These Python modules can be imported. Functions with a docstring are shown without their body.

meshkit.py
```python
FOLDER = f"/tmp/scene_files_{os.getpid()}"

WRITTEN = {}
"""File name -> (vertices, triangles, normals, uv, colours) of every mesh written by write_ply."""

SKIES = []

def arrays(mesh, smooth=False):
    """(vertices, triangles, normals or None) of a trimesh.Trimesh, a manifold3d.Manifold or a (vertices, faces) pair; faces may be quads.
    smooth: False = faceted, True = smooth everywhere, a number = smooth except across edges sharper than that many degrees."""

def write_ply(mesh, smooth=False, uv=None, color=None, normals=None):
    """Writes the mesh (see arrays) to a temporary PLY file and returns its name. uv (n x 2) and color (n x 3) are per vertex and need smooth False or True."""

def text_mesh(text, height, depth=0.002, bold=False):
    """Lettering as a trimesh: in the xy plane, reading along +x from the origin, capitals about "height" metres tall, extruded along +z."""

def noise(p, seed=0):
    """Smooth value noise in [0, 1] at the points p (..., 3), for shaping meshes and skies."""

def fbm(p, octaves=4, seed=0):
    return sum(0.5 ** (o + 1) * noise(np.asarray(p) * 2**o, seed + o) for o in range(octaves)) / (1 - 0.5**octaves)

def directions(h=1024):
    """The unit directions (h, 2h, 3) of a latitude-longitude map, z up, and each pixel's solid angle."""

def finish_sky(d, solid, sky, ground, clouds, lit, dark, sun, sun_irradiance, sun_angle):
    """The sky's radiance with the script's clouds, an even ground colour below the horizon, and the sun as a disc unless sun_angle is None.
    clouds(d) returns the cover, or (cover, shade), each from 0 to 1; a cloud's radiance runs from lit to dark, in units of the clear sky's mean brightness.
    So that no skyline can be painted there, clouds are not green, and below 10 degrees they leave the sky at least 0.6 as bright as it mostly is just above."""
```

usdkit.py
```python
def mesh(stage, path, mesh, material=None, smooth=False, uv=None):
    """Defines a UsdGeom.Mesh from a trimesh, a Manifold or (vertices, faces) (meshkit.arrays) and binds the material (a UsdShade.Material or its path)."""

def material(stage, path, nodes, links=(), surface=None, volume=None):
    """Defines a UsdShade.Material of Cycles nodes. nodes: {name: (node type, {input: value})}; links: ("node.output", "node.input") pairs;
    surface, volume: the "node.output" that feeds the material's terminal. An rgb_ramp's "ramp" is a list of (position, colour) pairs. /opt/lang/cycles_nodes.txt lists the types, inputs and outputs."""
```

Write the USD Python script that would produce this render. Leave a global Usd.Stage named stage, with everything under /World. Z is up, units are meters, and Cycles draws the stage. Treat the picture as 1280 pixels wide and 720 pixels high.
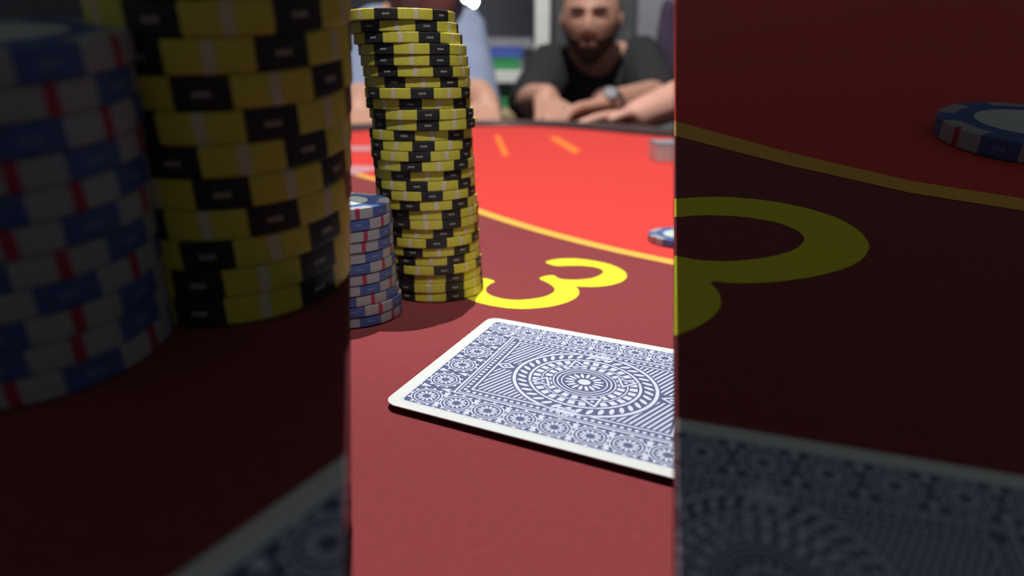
import math, random
import numpy as np, trimesh, usdkit, meshkit
import manifold3d as m3
from shapely.geometry import Polygon, LineString, Point, box as sbox, MultiPolygon
from shapely.ops import unary_union
from shapely import affinity
from pxr import Usd, UsdGeom, UsdLux, UsdShade, Gf, Sdf

stage = Usd.Stage.CreateInMemory()
UsdGeom.SetStageUpAxis(stage, UsdGeom.Tokens.z)
UsdGeom.SetStageMetersPerUnit(stage, 1.0)
UsdGeom.Xform.Define(stage, '/World')
stage.SetDefaultPrim(stage.GetPrimAtPath('/World'))
rng = random.Random(7)

# ------------------------------------------------------------------ camera, light, exposure
FP = 906.0                                  # focal length in pixels of a 1280 wide frame
TH = math.atan(265 / FP)                    # the phone looks down by this angle
CAM = np.array([0, 0, 0.09])                # nine centimetres above the felt
FWD = np.array([0, math.cos(TH), -math.sin(TH)])
UPV = np.array([0, math.sin(TH), math.cos(TH)])
EXPOSURE = 0.0
AMBIENT = 0.0205
TOP_POWER, LOW_POWER = 0.64, 0.60
cam = UsdGeom.Camera.Define(stage, '/World/camera')
cam.AddTranslateOp().Set(Gf.Vec3d(*CAM))
cam.AddRotateXOp().Set(90 - math.degrees(TH))
cam.CreateHorizontalApertureAttr(36.0); cam.CreateVerticalApertureAttr(20.25)
FL = FP / 1280 * 36
cam.CreateFocalLengthAttr(FL)
cam.CreateClippingRangeAttr(Gf.Vec2f(0.01, 50))
cam.CreateFocusDistanceAttr(0.228)
cam.CreateFStopAttr(FL / 1000 / 0.0027)     # aperture about two and a half millimetres wide
cam.CreateExposureAttr(EXPOSURE)

dome = UsdLux.DomeLight.Define(stage, '/World/dim_room_light')
dome.CreateIntensityAttr(AMBIENT); dome.CreateColorAttr(Gf.Vec3f(0.93, 0.97, 1.0))

# ------------------------------------------------------------------ helpers
def prim_name(parent, name):
    p, k = f'{parent}/{name}', 0
    while stage.GetPrimAtPath(p):
        k += 1; p = f'{parent}/{name}_{k:03d}'
    return p

def tag(pr, label=None, cat=None, group=None, kind=None):
    pr = pr.GetPrim() if hasattr(pr, 'GetPrim') else pr
    for k, v in (('label', label), ('category', cat), ('group', group), ('kind', kind)):
        if v: pr.SetCustomDataByKey(k, v)
    return pr

def thing(name, label, cat, loc=(0, 0, 0), group=None, M=None, kind=None):
    x = UsdGeom.Xform.Define(stage, prim_name('/World', name))
    if M is not None:
        x.AddTransformOp().Set(Gf.Matrix4d(*np.asarray(M, float).T.ravel().tolist()))
    else:
        x.AddTranslateOp().Set(Gf.Vec3d(*map(float, loc)))
    return tag(x, label, cat, group, kind)

def part(parent, name, mesh, mat, smooth=35, label=None, kind=None):
    base = parent if isinstance(parent, str) else str(parent.GetPath())
    o = usdkit.mesh(stage, prim_name(base, name), mesh, MATS[mat], smooth)
    return tag(o, label, kind=kind)

def copy_of(src, label, M, group=None):
    x = UsdGeom.Xform.Define(stage, prim_name('/World', src.GetName().rstrip('0123456789_') or src.GetName()))
    x.AddTransformOp().Set(Gf.Matrix4d(*np.asarray(M, float).T.ravel().tolist()))
    x.GetPrim().GetReferences().AddInternalReference(src.GetPath())
    x.GetPrim().SetInstanceable(True)
    return tag(x, label, src.GetCustomDataByKey('category'), group or src.GetCustomDataByKey('group'))

def set_matrix(pr, M):
    x = UsdGeom.Xformable(pr); x.ClearXformOpOrder()
    for a in ('xformOp:translate', 'xformOp:transform'):
        if pr.HasProperty(a): pr.RemoveProperty(a)
    x.AddTransformOp().Set(Gf.Matrix4d(*np.asarray(M, float).T.ravel().tolist()))

def cat_(ms): return trimesh.util.concatenate([m for m in ms if m is not None])

def box(sx, sy, sz, at=(0, 0, 0), bevel=0.0):
    if bevel <= 0:
        m = trimesh.creation.box([sx, sy, sz])
    else:
        b = bevel; pts = []
        for x in (-1, 1):
            for y in (-1, 1):
                for z in (-1, 1):
                    X, Y, Z = x * sx / 2, y * sy / 2, z * sz / 2
                    pts += [(X - x * b, Y - y * b, Z), (X - x * b, Y, Z - z * b), (X, Y - y * b, Z - z * b)]
        m = trimesh.convex.convex_hull(np.array(pts))
    m.apply_translation(at); return m

def polys(g):
    if g.is_empty: return []
    return [p for p in getattr(g, 'geoms', [g]) if p.geom_type == 'Polygon' and p.area > 1e-12]

def extrude(shape, z0, z1):
    """A flat outline as a solid from z0 to z1."""
    out = []
    for p in polys(shape):
        m = trimesh.creation.extrude_polygon(p, z1 - z0, engine='earcut'); m.apply_translation([0, 0, z0]); out.append(m)
    return cat_(out) if out else None

def sector(profile, a0, a1, n):
    """The closed (radius, height) outline swept around z from angle a0 to a1, closed at both ends."""
    P = np.array(profile, float); k = len(P); full = abs(a1 - a0 - 2 * math.pi) < 1e-6
    A = np.linspace(a0, a1, n + 1)[: n if full else n + 1]
    V = np.vstack([np.c_[P[:, 0] * math.cos(a), P[:, 0] * math.sin(a), P[:, 1]] for a in A]); F = []
    rings = len(A)
    for i in range(rings if full else rings - 1):
        j = (i + 1) % rings
        for q in range(k):
            r = (q + 1) % k
            F += [[i * k + q, j * k + q, j * k + r], [i * k + q, j * k + r, i * k + r]]
    if not full:
        t = trimesh.creation.triangulate_polygon(Polygon(P), engine='earcut')
        tv, tf = t
        from scipy.spatial import cKDTree
        idx = cKDTree(P).query(tv)[1]
        for f in tf:
            f = idx[f]; F += [list(f), [(rings - 1) * k + x for x in f[::-1]]]
    m = trimesh.Trimesh(V, F, process=True); m.update_faces(m.nondegenerate_faces()); m.fix_normals(); return m

def ray(px, py):
    return np.array([(px - 640) / FP, 0, 0]) + UPV * (360 - py) / FP + FWD

def at_z(px, py, z=0.0):
    d = ray(px, py); return CAM + d * ((z - CAM[2]) / d[2])

def at_y(px, py, y):
    d = ray(px, py); return CAM + d * (y / d[1])

def depth(p): return float((np.asarray(p) - CAM) @ FWD)

# ------------------------------------------------------------------ materials
def lin(r, g, b):
    f = lambda c: c / 12.92 if c <= 0.04045 else ((c + 0.055) / 1.055) ** 2.4
    return tuple(f(c / 255) for c in (r, g, b))

MATS = {}
def mat(name, color, rough=0.6, var=0.0, scale=50.0, bump=0.0, bscale=None, sheen=0.0, metal=0.0, spec=0.5, emit=0.0, space='object', coat=0.0, sss=0.0):
    nodes = {'p': ('principled_bsdf', {'base_color': color, 'roughness': rough, 'metallic': metal, 'specular_ior_level': spec, 'sheen_weight': sheen, 'sheen_roughness': 0.5, 'coat_weight': coat})}
    links = []
    if emit:
        nodes['p'][1].update(emission_color=color, emission_strength=emit)
    if sss:
        nodes['p'][1].update(subsurface_weight=sss, subsurface_scale=0.01)
    if var or bump:
        nodes['tc'] = ('texture_coordinate', {}) if space == 'object' else ('geometry', {})
        src = 'tc.object' if space == 'object' else 'tc.position'
    if var:
        nodes['n'] = ('noise_texture', {'scale': scale, 'detail': 4.0, 'roughness': 0.6})
        c = np.array(color)
        nodes['r'] = ('rgb_ramp', {'ramp': [(0.25, tuple(np.clip(c * (1 - var), 0, 1))), (0.75, tuple(np.clip(c * (1 + var), 0, 1)))]})
        links += [(src, 'n.vector'), ('n.fac', 'r.fac'), ('r.color', 'p.base_color')]
    if bump:
        nodes['bn'] = ('noise_texture', {'scale': bscale or scale * 4, 'detail': 3.0})
        nodes['b'] = ('bump', {'strength': bump, 'distance': 0.0004})
        links += [(src, 'bn.vector'), ('bn.fac', 'b.height'), ('b.normal', 'p.normal')]
    MATS[name] = usdkit.material(stage, '/World/Looks/' + name, nodes, links, surface='p.BSDF')

UsdGeom.Scope.Define(stage, '/World/Looks')
FELT = dict(rough=0.92, var=0.10, scale=420, bump=0.35, bscale=2600, spec=0.25, sheen=0.06, space='position')
mat('maroon_felt', (0.205, 0.031, 0.036), **FELT)
mat('red_felt', (0.62, 0.040, 0.033), **FELT)
mat('yellow_print', (0.68, 0.64, 0.035), rough=0.85, var=0.05, scale=600, bump=0.25, bscale=2600, spec=0.15, space='position')
mat('ochre_print', (0.72, 0.40, 0.07), rough=0.85, var=0.05, scale=600, bump=0.25, bscale=2600, spec=0.15, space='position')
mat('orange_print', (0.85, 0.20, 0.03), rough=0.85, var=0.05, scale=600, spec=0.15, space='position')
mat('chip_black', (0.022, 0.021, 0.023), rough=0.5, var=0.15, scale=900, bump=0.1, bscale=3000)
mat('chip_yellow', (0.66, 0.60, 0.075), rough=0.5, var=0.07, scale=500, bump=0.1, bscale=3000)
mat('chip_stripe', (0.66, 0.60, 0.42), rough=0.5, var=0.05, scale=900)
mat('chip_mark', (0.42, 0.40, 0.33), rough=0.5, var=0.05, scale=900)
mat('chip_blue', (0.055, 0.105, 0.30), rough=0.48, var=0.1, scale=700, bump=0.1, bscale=3000)
mat('chip_grey', (0.34, 0.35, 0.37), rough=0.5, var=0.06, scale=700, bump=0.1, bscale=3000)
mat('chip_crimson', (0.36, 0.03, 0.075), rough=0.5, var=0.08, scale=900)
mat('chip_mark_blue', (0.16, 0.24, 0.44), rough=0.5, var=0.05, scale=900)
mat('chip_inlay', (0.62, 0.70, 0.66), rough=0.3, var=0.06, scale=180)
mat('chip_inlay_yellow', (0.62, 0.56, 0.22), rough=0.3, var=0.06, scale=180)
mat('card_white', (0.63, 0.665, 0.655), rough=0.42, var=0.02, scale=300, bump=0.05, bscale=2500)
mat('card_blue', (0.088, 0.105, 0.205), rough=0.42, var=0.08, scale=500, bump=0.05, bscale=2500)
mat('card_ornament', (0.57, 0.62, 0.76), rough=0.42, var=0.03, scale=500)
mat('dark_leather', (0.042, 0.028, 0.029), rough=0.45, var=0.2, scale=60, bump=0.3, bscale=400)
mat('dark_wood', (0.055, 0.030, 0.018), rough=0.5, var=0.35, scale=14)
mat('black_metal', (0.012, 0.012, 0.013), rough=0.55, var=0.1, scale=30)
mat('skin_man', (0.47, 0.25, 0.18), rough=0.55, var=0.06, scale=35, sss=0.08)
mat('skin_left', (0.50, 0.27, 0.19), rough=0.55, var=0.06, scale=35, sss=0.08)
mat('skin_right', (0.62, 0.33, 0.26), rough=0.55, var=0.06, scale=35, sss=0.08)
mat('hair_dark', (0.022, 0.016, 0.013), rough=0.6, var=0.4, scale=120, bump=0.6, bscale=500)
mat('hair_brown', (0.09, 0.05, 0.03), rough=0.6, var=0.4, scale=120, bump=0.6, bscale=500)
mat('beard_brown', (0.075, 0.045, 0.034), rough=0.7, var=0.4, scale=150, bump=0.6, bscale=600)
mat('card_rose', (0.55, 0.26, 0.29), rough=0.5, var=0.1, scale=200)
mat('eye_white', (0.7, 0.68, 0.65), rough=0.25, var=0.03, scale=60)
mat('iris_brown', (0.03, 0.018, 0.01), rough=0.2, var=0.2, scale=300)
mat('lip', (0.30, 0.13, 0.105), rough=0.5, var=0.08, scale=200)
mat('shirt_black', (0.011, 0.010, 0.013), rough=0.85, var=0.2, scale=25, bump=0.4, bscale=300)
mat('shirt_blue', (0.20, 0.25, 0.37), rough=0.85, var=0.12, scale=25, bump=0.4, bscale=300)
mat('shirt_wine', (0.16, 0.03, 0.04), rough=0.85, var=0.15, scale=25, bump=0.4, bscale=300)
mat('trousers', (0.04, 0.05, 0.08), rough=0.9, var=0.2, scale=30, bump=0.4, bscale=300)
mat('watch_steel', (0.6, 0.6, 0.58), rough=0.25, var=0.05, scale=200, metal=0.9)
mat('wall_paint', (0.125, 0.138, 0.16), rough=0.85, var=0.06, scale=6, bump=0.1, bscale=200)
mat('panel_grey', (0.055, 0.062, 0.070), rough=0.7, var=0.08, scale=8)
mat('panel_light', (0.23, 0.235, 0.27), rough=0.7, var=0.06, scale=8)
mat('white_paint', (0.68, 0.70, 0.68), rough=0.55, var=0.04, scale=20)
mat('floor_tile', (0.16, 0.15, 0.14), rough=0.6, var=0.2, scale=5)
mat('shelf_shadow', (0.02, 0.022, 0.03), rough=0.7, var=0.1, scale=20)
mat('box_blue', (0.05, 0.10, 0.42), rough=0.6, var=0.08, scale=30)
mat('box_green', (0.035, 0.28, 0.09), rough=0.6, var=0.08, scale=30)
mat('coat_purple', (0.055, 0.035, 0.075), rough=0.9, var=0.25, scale=20, bump=0.4, bscale=200)
mat('pale_wood', (0.42, 0.30, 0.16), rough=0.55, var=0.2, scale=18)
mat('bulb', (1.0, 0.97, 0.92), emit=14.0)

# ------------------------------------------------------------------ two slotted spot lamps over the viewer: each throws one narrow wedge of light along the table
KS = 203.0 / FP                              # half width of the wedge (tangent)
def slotted_lamp(name, label, t, shade_r, shade_h, power, cone=None, aim=None):
    """A lamp on a drop cord: a tiny bright source in a black round shade; a slot in the shade lets out the wedge."""
    src = CAM + UPV * t
    a = math.atan(KS)
    R = np.eye(4); R[:3, 0] = [1, 0, 0]; R[:3, 1] = FWD; R[:3, 2] = UPV; R[:3, 3] = src
    L = thing(name, label, 'lamp', M=R)
    th = 0.0015
    prof = [(0.0, shade_h), (shade_r, shade_h), (shade_r, -shade_h), (0.0, -shade_h), (0.0, -shade_h + th), (shade_r - th, -shade_h + th), (shade_r - th, shade_h - th), (0.0, shade_h - th)]
    part(L, 'shade', sector(prof, math.pi / 2 + a, math.pi / 2 + 2 * math.pi - a, 64), 'black_metal')
    cap = trimesh.creation.cylinder(radius=shade_r * 0.16, height=0.03, sections=32); cap.apply_translation([0, 0, shade_h + 0.014])
    part(L, 'cap', cap, 'black_metal')
    cord = trimesh.creation.cylinder(radius=0.003, segment=[[0, 0, shade_h + 0.02], [0, -0.35, shade_h + 1.2]], sections=10)
    part(L, 'cord', cord, 'black_metal')
    s = UsdLux.SphereLight.Define(stage, str(L.GetPath()) + '/filament')
    s.CreateRadiusAttr(0.00015); s.CreateNormalizeAttr(True)
    s.CreateIntensityAttr(power); s.CreateColorAttr(Gf.Vec3f(1.0, 0.97, 0.93))
    if cone:
        sh = UsdLux.ShapingAPI.Apply(s.GetPrim())
        sh.CreateShapingConeAngleAttr(cone[0]); sh.CreateShapingConeSoftnessAttr(cone[1])
        s.AddRotateXOp().Set(aim)
    return L

# power is in watts per steradian-ish units; the upper lamp lights the felt evenly, the lower one the faces of the stacks
slotted_lamp('slotted_lamp', 'high black drum lamp with a slot throwing a wedge of light on the table', 2.3, 0.40, 0.42, 150.0 * TOP_POWER)
slotted_lamp('slotted_lamp', 'low small black drum lamp with a slot, hung close above the viewer', 0.36, 0.075, 0.085, 2.2 * LOW_POWER, cone=(44, 0.7), aim=66)

# ------------------------------------------------------------------ room
def slab(name, mesh, m, parent=None):
    if parent is None:
        o = usdkit.mesh(stage, prim_name('/World', name), mesh, MATS[m], 35); return tag(o, kind='structure')
    return part(parent, name, mesh, m)

FLOOR = -0.75
WALLY = 3.0
slab('floor', box(7, 6.5, 0.05, (0, 0.9, FLOOR - 0.025)), 'floor_tile')
slab('wall_back', box(7, 0.08, 4.4, (0, WALLY + 0.04, FLOOR + 2.2)), 'wall_paint')
slab('baseboard_back', box(7, 0.015, 0.09, (0, WALLY - 0.0076, FLOOR + 0.045), 0.003), 'white_paint')

# ------------------------------------------------------------------ table
edge = np.array([(-0.80, -0.05), (-0.82, 0.30), (-0.72, 0.72), (-0.42, 1.12), (-0.13, 1.36), (0.06, 1.40), (0.25, 1.09), (0.46, 0.90), (0.74, 0.62), (0.82, 0.25), (0.78, -0.08), (0.45, -0.28), (-0.45, -0.28)])
for _ in range(4):
    nx = np.roll(edge, -1, 0)
    edge = np.stack([edge * .75 + nx * .25, edge * .25 + nx * .75], 1).reshape(-1, 2)
if Polygon(edge).exterior.is_ccw is False: edge = edge[::-1]
TABLE = Polygon(edge)
table = thing('poker_table', 'large red and maroon felt poker table with a dark padded rail and yellow markings', 'table', (0, 0, 0))
part(table, 'felt_top', extrude(TABLE, -0.012, 0.0), 'maroon_felt')
part(table, 'tabletop_board', extrude(TABLE.buffer(0.06), -0.04, -0.0125), 'dark_wood')
tang = np.roll(edge, -1, 0) - np.roll(edge, 1, 0); nrm = np.c_[tang[:, 1], -tang[:, 0]]; nrm /= np.linalg.norm(nrm, axis=1)[:, None]
prof = [(0.0005, -0.0122), (0.0005, 0.003), (0.006, 0.0085), (0.018, 0.009), (0.062, 0.009), (0.076, 0.004), (0.08, -0.006), (0.076, -0.0122)]
V = np.vstack([np.c_[edge + nrm * o, np.full(len(edge), z)] for o, z in prof]); n = len(edge); F = []
for k in range(len(prof)):
    k2 = (k + 1) % len(prof)
    for i in range(n):
        j = (i + 1) % n
        F += [[k * n + i, k * n + j, k2 * n + j], [k * n + i, k2 * n + j, k2 * n + i]]
rail = trimesh.Trimesh(V, F, process=False); rail.fix_normals()
part(table, 'padded_rail', rail, 'dark_leather', 50)
ped = trimesh.creation.revolve([(0, FLOOR), (0.30, FLOOR), (0.30, FLOOR + 0.03), (0.10, FLOOR + 0.08), (0.09, -0.2), (0.28, -0.0402), (0, -0.0402)], sections=48)
ped.apply_translation([0, 0.55, 0]); part(table, 'pedestal', ped, 'dark_wood')

# the yellow arc, traced where it crosses the felt, splits the maroon betting area from the red field
arc_px = [(598, 264), (663, 284.6), (719, 300.5), (774, 314), (842.5, 328)]
arc = np.array([at_z(*p)[:2] for p in arc_px])
cf = np.polyfit(arc[:, 0], arc[:, 1], 2)
xs = np.linspace(arc[0, 0], arc[-1, 0], 24)
curve = np.c_[xs, np.polyval(cf, xs)]
d0 = curve[1] - curve[0]; d0 /= np.linalg.norm(d0); d1 = curve[-1] - curve[-2]; d1 /= np.linalg.norm(d1)
def bend(p, d, turn, n, step):
    out, a = [], math.atan2(d[1], d[0])
    for _ in range(n):
        a += turn; p = p + step * np.array([math.cos(a), math.sin(a)]); out.append(p)
    return np.array(out)
lead = bend(curve[0], -d0, 0.012, 40, 0.025)[::-1]; tail = bend(curve[-1], d1, 0.03, 30, 0.02)
line = LineString(np.vstack([lead, curve, tail]))
far = Polygon(np.vstack([line.coords, [(1.5, 0.0), (1.5, 2.0), (-1.5, 2.0)]])).buffer(0)
part(table, 'red_field', extrude(far.intersection(TABLE), 0.00002, 0.0001), 'red_felt')
part(table, 'yellow_arc_line', extrude(line.buffer(0.0045).intersection(TABLE), 0.0001, 0.0002), 'ochre_print')
three = [(365, 460), (420, 447), (500, 445), (580, 455), (650, 470), (700, 490), (725, 510), (728, 530), (705, 550), (650, 566), (580, 572), (520, 570), (495, 568), (510, 585), (513, 605), (495, 625), (450, 645),
         (390, 660), (320, 668), (250, 671), (180, 665), (110, 653), (60, 640), (15, 622), (-8, 600), (-2, 570), (30, 548), (88, 533), (138, 547), (110, 560), (92, 578), (93, 597), (120, 615), (180, 630), (240, 634), (300, 630), (350, 622),
         (390, 610), (412, 595), (415, 580), (400, 565), (375, 550), (340, 535), (372, 523), (405, 522), (412, 532), (440, 540), (500, 543), (570, 537), (610, 525), (635, 507), (625, 493), (590, 482), (530, 475), (470, 476), (410, 478)]
def smooth_poly(P, it=2):
    P = np.array(P, float)
    for _ in range(it):
        nx = np.roll(P, -1, 0); P = np.stack([P * .8 + nx * .2, P * .2 + nx * .8], 1).reshape(-1, 2)
    return P
num = Polygon([at_z(580 + u / 3.6, 200 + v / 3.6)[:2] for u, v in smooth_poly(three, 1)]).buffer(0.0006, join_style=2)
part(table, 'yellow_numeral', extrude(num, 0.00002, 0.0002), 'yellow_print', label='large yellow figure 3 printed on the maroon felt')
for q in ([(618, 170), (624, 169), (636, 194), (629, 195)], [(686, 172), (696, 171), (726, 188), (718, 192)]):
    part(table, 'orange_mark', extrude(Polygon([at_z(*p)[:2] for p in q]).buffer(0), 0.0001, 0.0002), 'orange_print', label='short orange stroke printed far down the red felt')

# ------------------------------------------------------------------ the two sloped felt boards that flank the lit strip
class Board:
    """A plane rising away from the viewer: z = a + b y."""
    def __init__(self, P, tau):
        t = math.radians(tau); self.a, self.b = CAM[2] - P / math.cos(t), math.tan(t)
        self.s = np.array([0, math.cos(t), math.sin(t)]); self.n = np.array([0, -math.sin(t), math.cos(t)]); self.O = np.array([0, 0, self.a])
        self.M = np.eye(4); self.M[:3, 0] = [1, 0, 0]; self.M[:3, 1] = self.s; self.M[:3, 2] = self.n; self.M[:3, 3] = self.O
    def hit(self, px, py, lift=0.0):                    # in-plane coordinates of the board point seen at a pixel
        d = ray(px, py); p = CAM + d * (((self.O + lift * self.n - CAM) @ self.n) / (d @ self.n))
        return np.array([p[0], (p - self.O) @ self.s])
    def edge_x(self, k, y, drop):                       # the board's long edge
        return k * depth(self.O + self.s * y + self.n * drop)
    def outline(self, k0, k1, y0, y1):
        return Polygon([(self.edge_x(k0, y0, 0), y0), (self.edge_x(k1, y0, 0), y0), (self.edge_x(k1, y1, 0), y1), (self.edge_x(k0, y1, 0), y1)]).buffer(0)
    def solid(self, k0, k1, y0, y1, top, bottom):
        V = [(self.edge_x(k, y, z), y, z) for z in (bottom, top) for k, y in ((k0, y0), (k1, y0), (k1, y1), (k0, y1))]
        m = trimesh.Trimesh(np.array(V), [[0, 2, 1], [0, 3, 2], [4, 5, 6], [4, 6, 7], [0, 1, 5], [0, 5, 4], [1, 2, 6], [1, 6, 5], [2, 3, 7], [2, 7, 6], [3, 0, 4], [3, 4, 7]], process=False)
        m.fix_normals(); return m

LB, RB = Board(0.068, 10), Board(0.080, 12)
LY0, LY1 = 0.035, 0.205
lb = thing('sloped_board', 'sloped maroon felt board at the left carrying two big chip stacks', 'board', M=LB.M)
part(lb, 'felt_cover', LB.solid(-1.0, -KS, LY0, LY1, 0.0, -0.0015), 'maroon_felt')
part(lb, 'board_panel', LB.solid(-1.0, -KS, LY0, LY1, -0.0016, -0.008), 'dark_wood')
for y, x in ((0.05, -0.075), (0.19, -0.165), (0.19, -0.075)):
    zt = LB.a + LB.b * y
    h = zt - 0.0093
    p = trimesh.creation.cylinder(radius=0.006, height=h, sections=20); p.apply_translation([x, y, h / 2 + 0.0002])
    p.apply_transform(np.linalg.inv(LB.M)); part(lb, 'leg', p, 'black_metal')
LOUT = LB.outline(-1.0, -KS, LY0, LY1)

RY0, RY1 = 0.04, 0.86
rb = thing('sloped_board', 'long sloped felt board at the right with a yellow figure and line', 'board', M=RB.M)
part(rb, 'felt_cover', RB.solid(KS, 0.90, RY0, RY1, 0.0, -0.0015), 'maroon_felt')
part(rb, 'board_panel', RB.solid(KS, 0.90, RY0, RY1, -0.0016, -0.008), 'dark_wood')
for y, x in ((0.10, 0.062), (0.10, 0.10), (0.62, 0.20), (0.62, 0.42)):
    zt = RB.a + RB.b * y; h = zt - 0.0095
    p = trimesh.creation.cylinder(radius=0.006, height=h, sections=20); p.apply_translation([x, y, h / 2 + 0.0002])
    p.apply_transform(np.linalg.inv(RB.M)); part(rb, 'leg', p, 'black_metal')
ROUT = RB.outline(KS, 0.90, RY0, RY1)
hitR = lambda pts: [RB.hit(*p) for p in pts]
up_e, lo_e = [(800, 140), (843, 152), (990, 192), (1140, 227), (1280, 249), (1420, 268)], [(800, 160), (843, 170), (990, 208), (1140, 242), (1280, 264), (1420, 283)]
band = Polygon(hitR(up_e + lo_e[::-1])).buffer(0)
field = Polygon(np.vstack([hitR(up_e), [(1.2, 0.1), (1.2, 1.2), (-0.2, 1.2), (-0.2, 0.5)]])).buffer(0)
part(rb, 'red_field', extrude(field.intersection(ROUT), 0.00002, 0.0001), 'red_felt')
part(rb, 'yellow_line', extrude(band.intersection(ROUT), 0.0001, 0.0002), 'ochre_print')
big3 = [(820, 250), (843, 249), (900, 246), (960, 251), (1010, 261), (1050, 274), (1076, 290), (1088, 308), (1080, 323), (1060, 335), (1020, 346), (970, 353), (920, 355), (884, 351), (899, 366), (902, 383), (890, 398), (870, 410), (843, 421), (800, 430),
        (800, 318), (843, 320), (870, 326), (910, 328), (960, 323), (995, 313), (1007, 300), (1000, 290), (975, 279), (930, 271), (880, 269), (843, 272), (820, 274)]
part(rb, 'yellow_numeral', extrude(Polygon(hitR(smooth_poly(big3, 1))).buffer(0).intersection(ROUT), 0.00002, 0.0002), 'yellow_print', label='cropped yellow figure 3 printed on the maroon part of the board')

# ------------------------------------------------------------------ poker chips
CR, CT = 0.0205, 0.0040                        # radius and thickness
def build_chip(name, label, cat, body, insert, stripe, mark, inlay, M, group):
    c = thing(name, label, cat, M=M, group=group)
    h, b, ri = CT / 2, 0.00045, CR * 0.80
    full = [(0, -h), (ri, -h), (ri, h), (0, h)]
    rim = [(ri, -h), (CR - b, -h), (CR - b * .3, -h + b * .35), (CR, -h + b), (CR, h - b), (CR - b * .3, h - b * .35), (CR - b, h), (ri, h)]
    A, Bk = math.radians(36), math.radians(24)
    ms = [sector(full, 0, 2 * math.pi, 48)]
    for k in range(6):
        a = k * math.pi / 3
        ms.append(sector(rim, a + A / 2, a + A / 2 + Bk, 5))
    part(c, 'body', cat_(ms), body)
    for k in range(6):
        a = k * math.pi / 3
        part(c, 'edge_insert', sector(rim, a - A / 2, a + A / 2, 7), insert)
        r1 = CR + 0.00005
        st = [(r1 - 0.0009, -h - 0.00003), (CR - b, -h - 0.00003), (r1 - b * .3, -h + b * .35), (r1, -h + b), (r1, h - b), (r1 - b * .3, h - b * .35), (CR - b, h + 0.00003), (r1 - 0.0009, h + 0.00003)]
        part(c, 'edge_stripe', sector(st, a - 0.042, a + 0.042, 2), stripe)
        mk = []
        for q in range(3):                      # the tiny printed marks on each dark spot
            a2 = a + math.pi / 6 + (q - 1) * 0.044
            mk.append(sector([(CR - 0.0003, -0.00032), (CR + 0.00004, -0.00032), (CR + 0.00004, 0.00032), (CR - 0.0003, 0.00032)], a2 - 0.017, a2 + 0.017, 1))
        part(c, 'edge_mark', cat_(mk), mark)
    for s in (-1, 1):
        part(c, 'inlay', sector([(0, s * h), (CR * .60, s * h), (CR * .60, s * (h + 0.00003)), (0, s * (h + 0.00003))], 0, 2 * math.pi, 48), inlay)
    return c

YEL = ('chip_black', 'chip_yellow', 'chip_stripe', 'chip_mark', 'chip_inlay_yellow')
BLU = ('chip_blue', 'chip_grey', 'chip_crimson', 'chip_mark_blue', 'chip_inlay')
ORD = ['lowest', 'second', 'third', 'fourth', 'fifth', 'sixth', 'seventh', 'eighth', 'ninth', 'tenth', 'eleventh', 'twelfth', 'thirteenth', 'fourteenth', 'fifteenth', 'sixteenth', 'seventeenth', 'eighteenth', 'nineteenth',
       'twentieth', 'twenty-first', 'twenty-second', 'twenty-third', 'twenty-fourth', 'twenty-fifth', 'twenty-sixth', 'twenty-seventh', 'twenty-eighth', 'twenty-ninth', 'thirtieth']
protos = {}
def place_chip(kind, label, M, group):
    if kind not in protos:
        protos[kind] = build_chip('yellow_black_chip' if kind == 'y' else 'blue_grey_chip', label, 'poker chip', *(YEL if kind == 'y' else BLU), M, group)
    else:
        copy_of(protos[kind], label, M, group)

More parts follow.
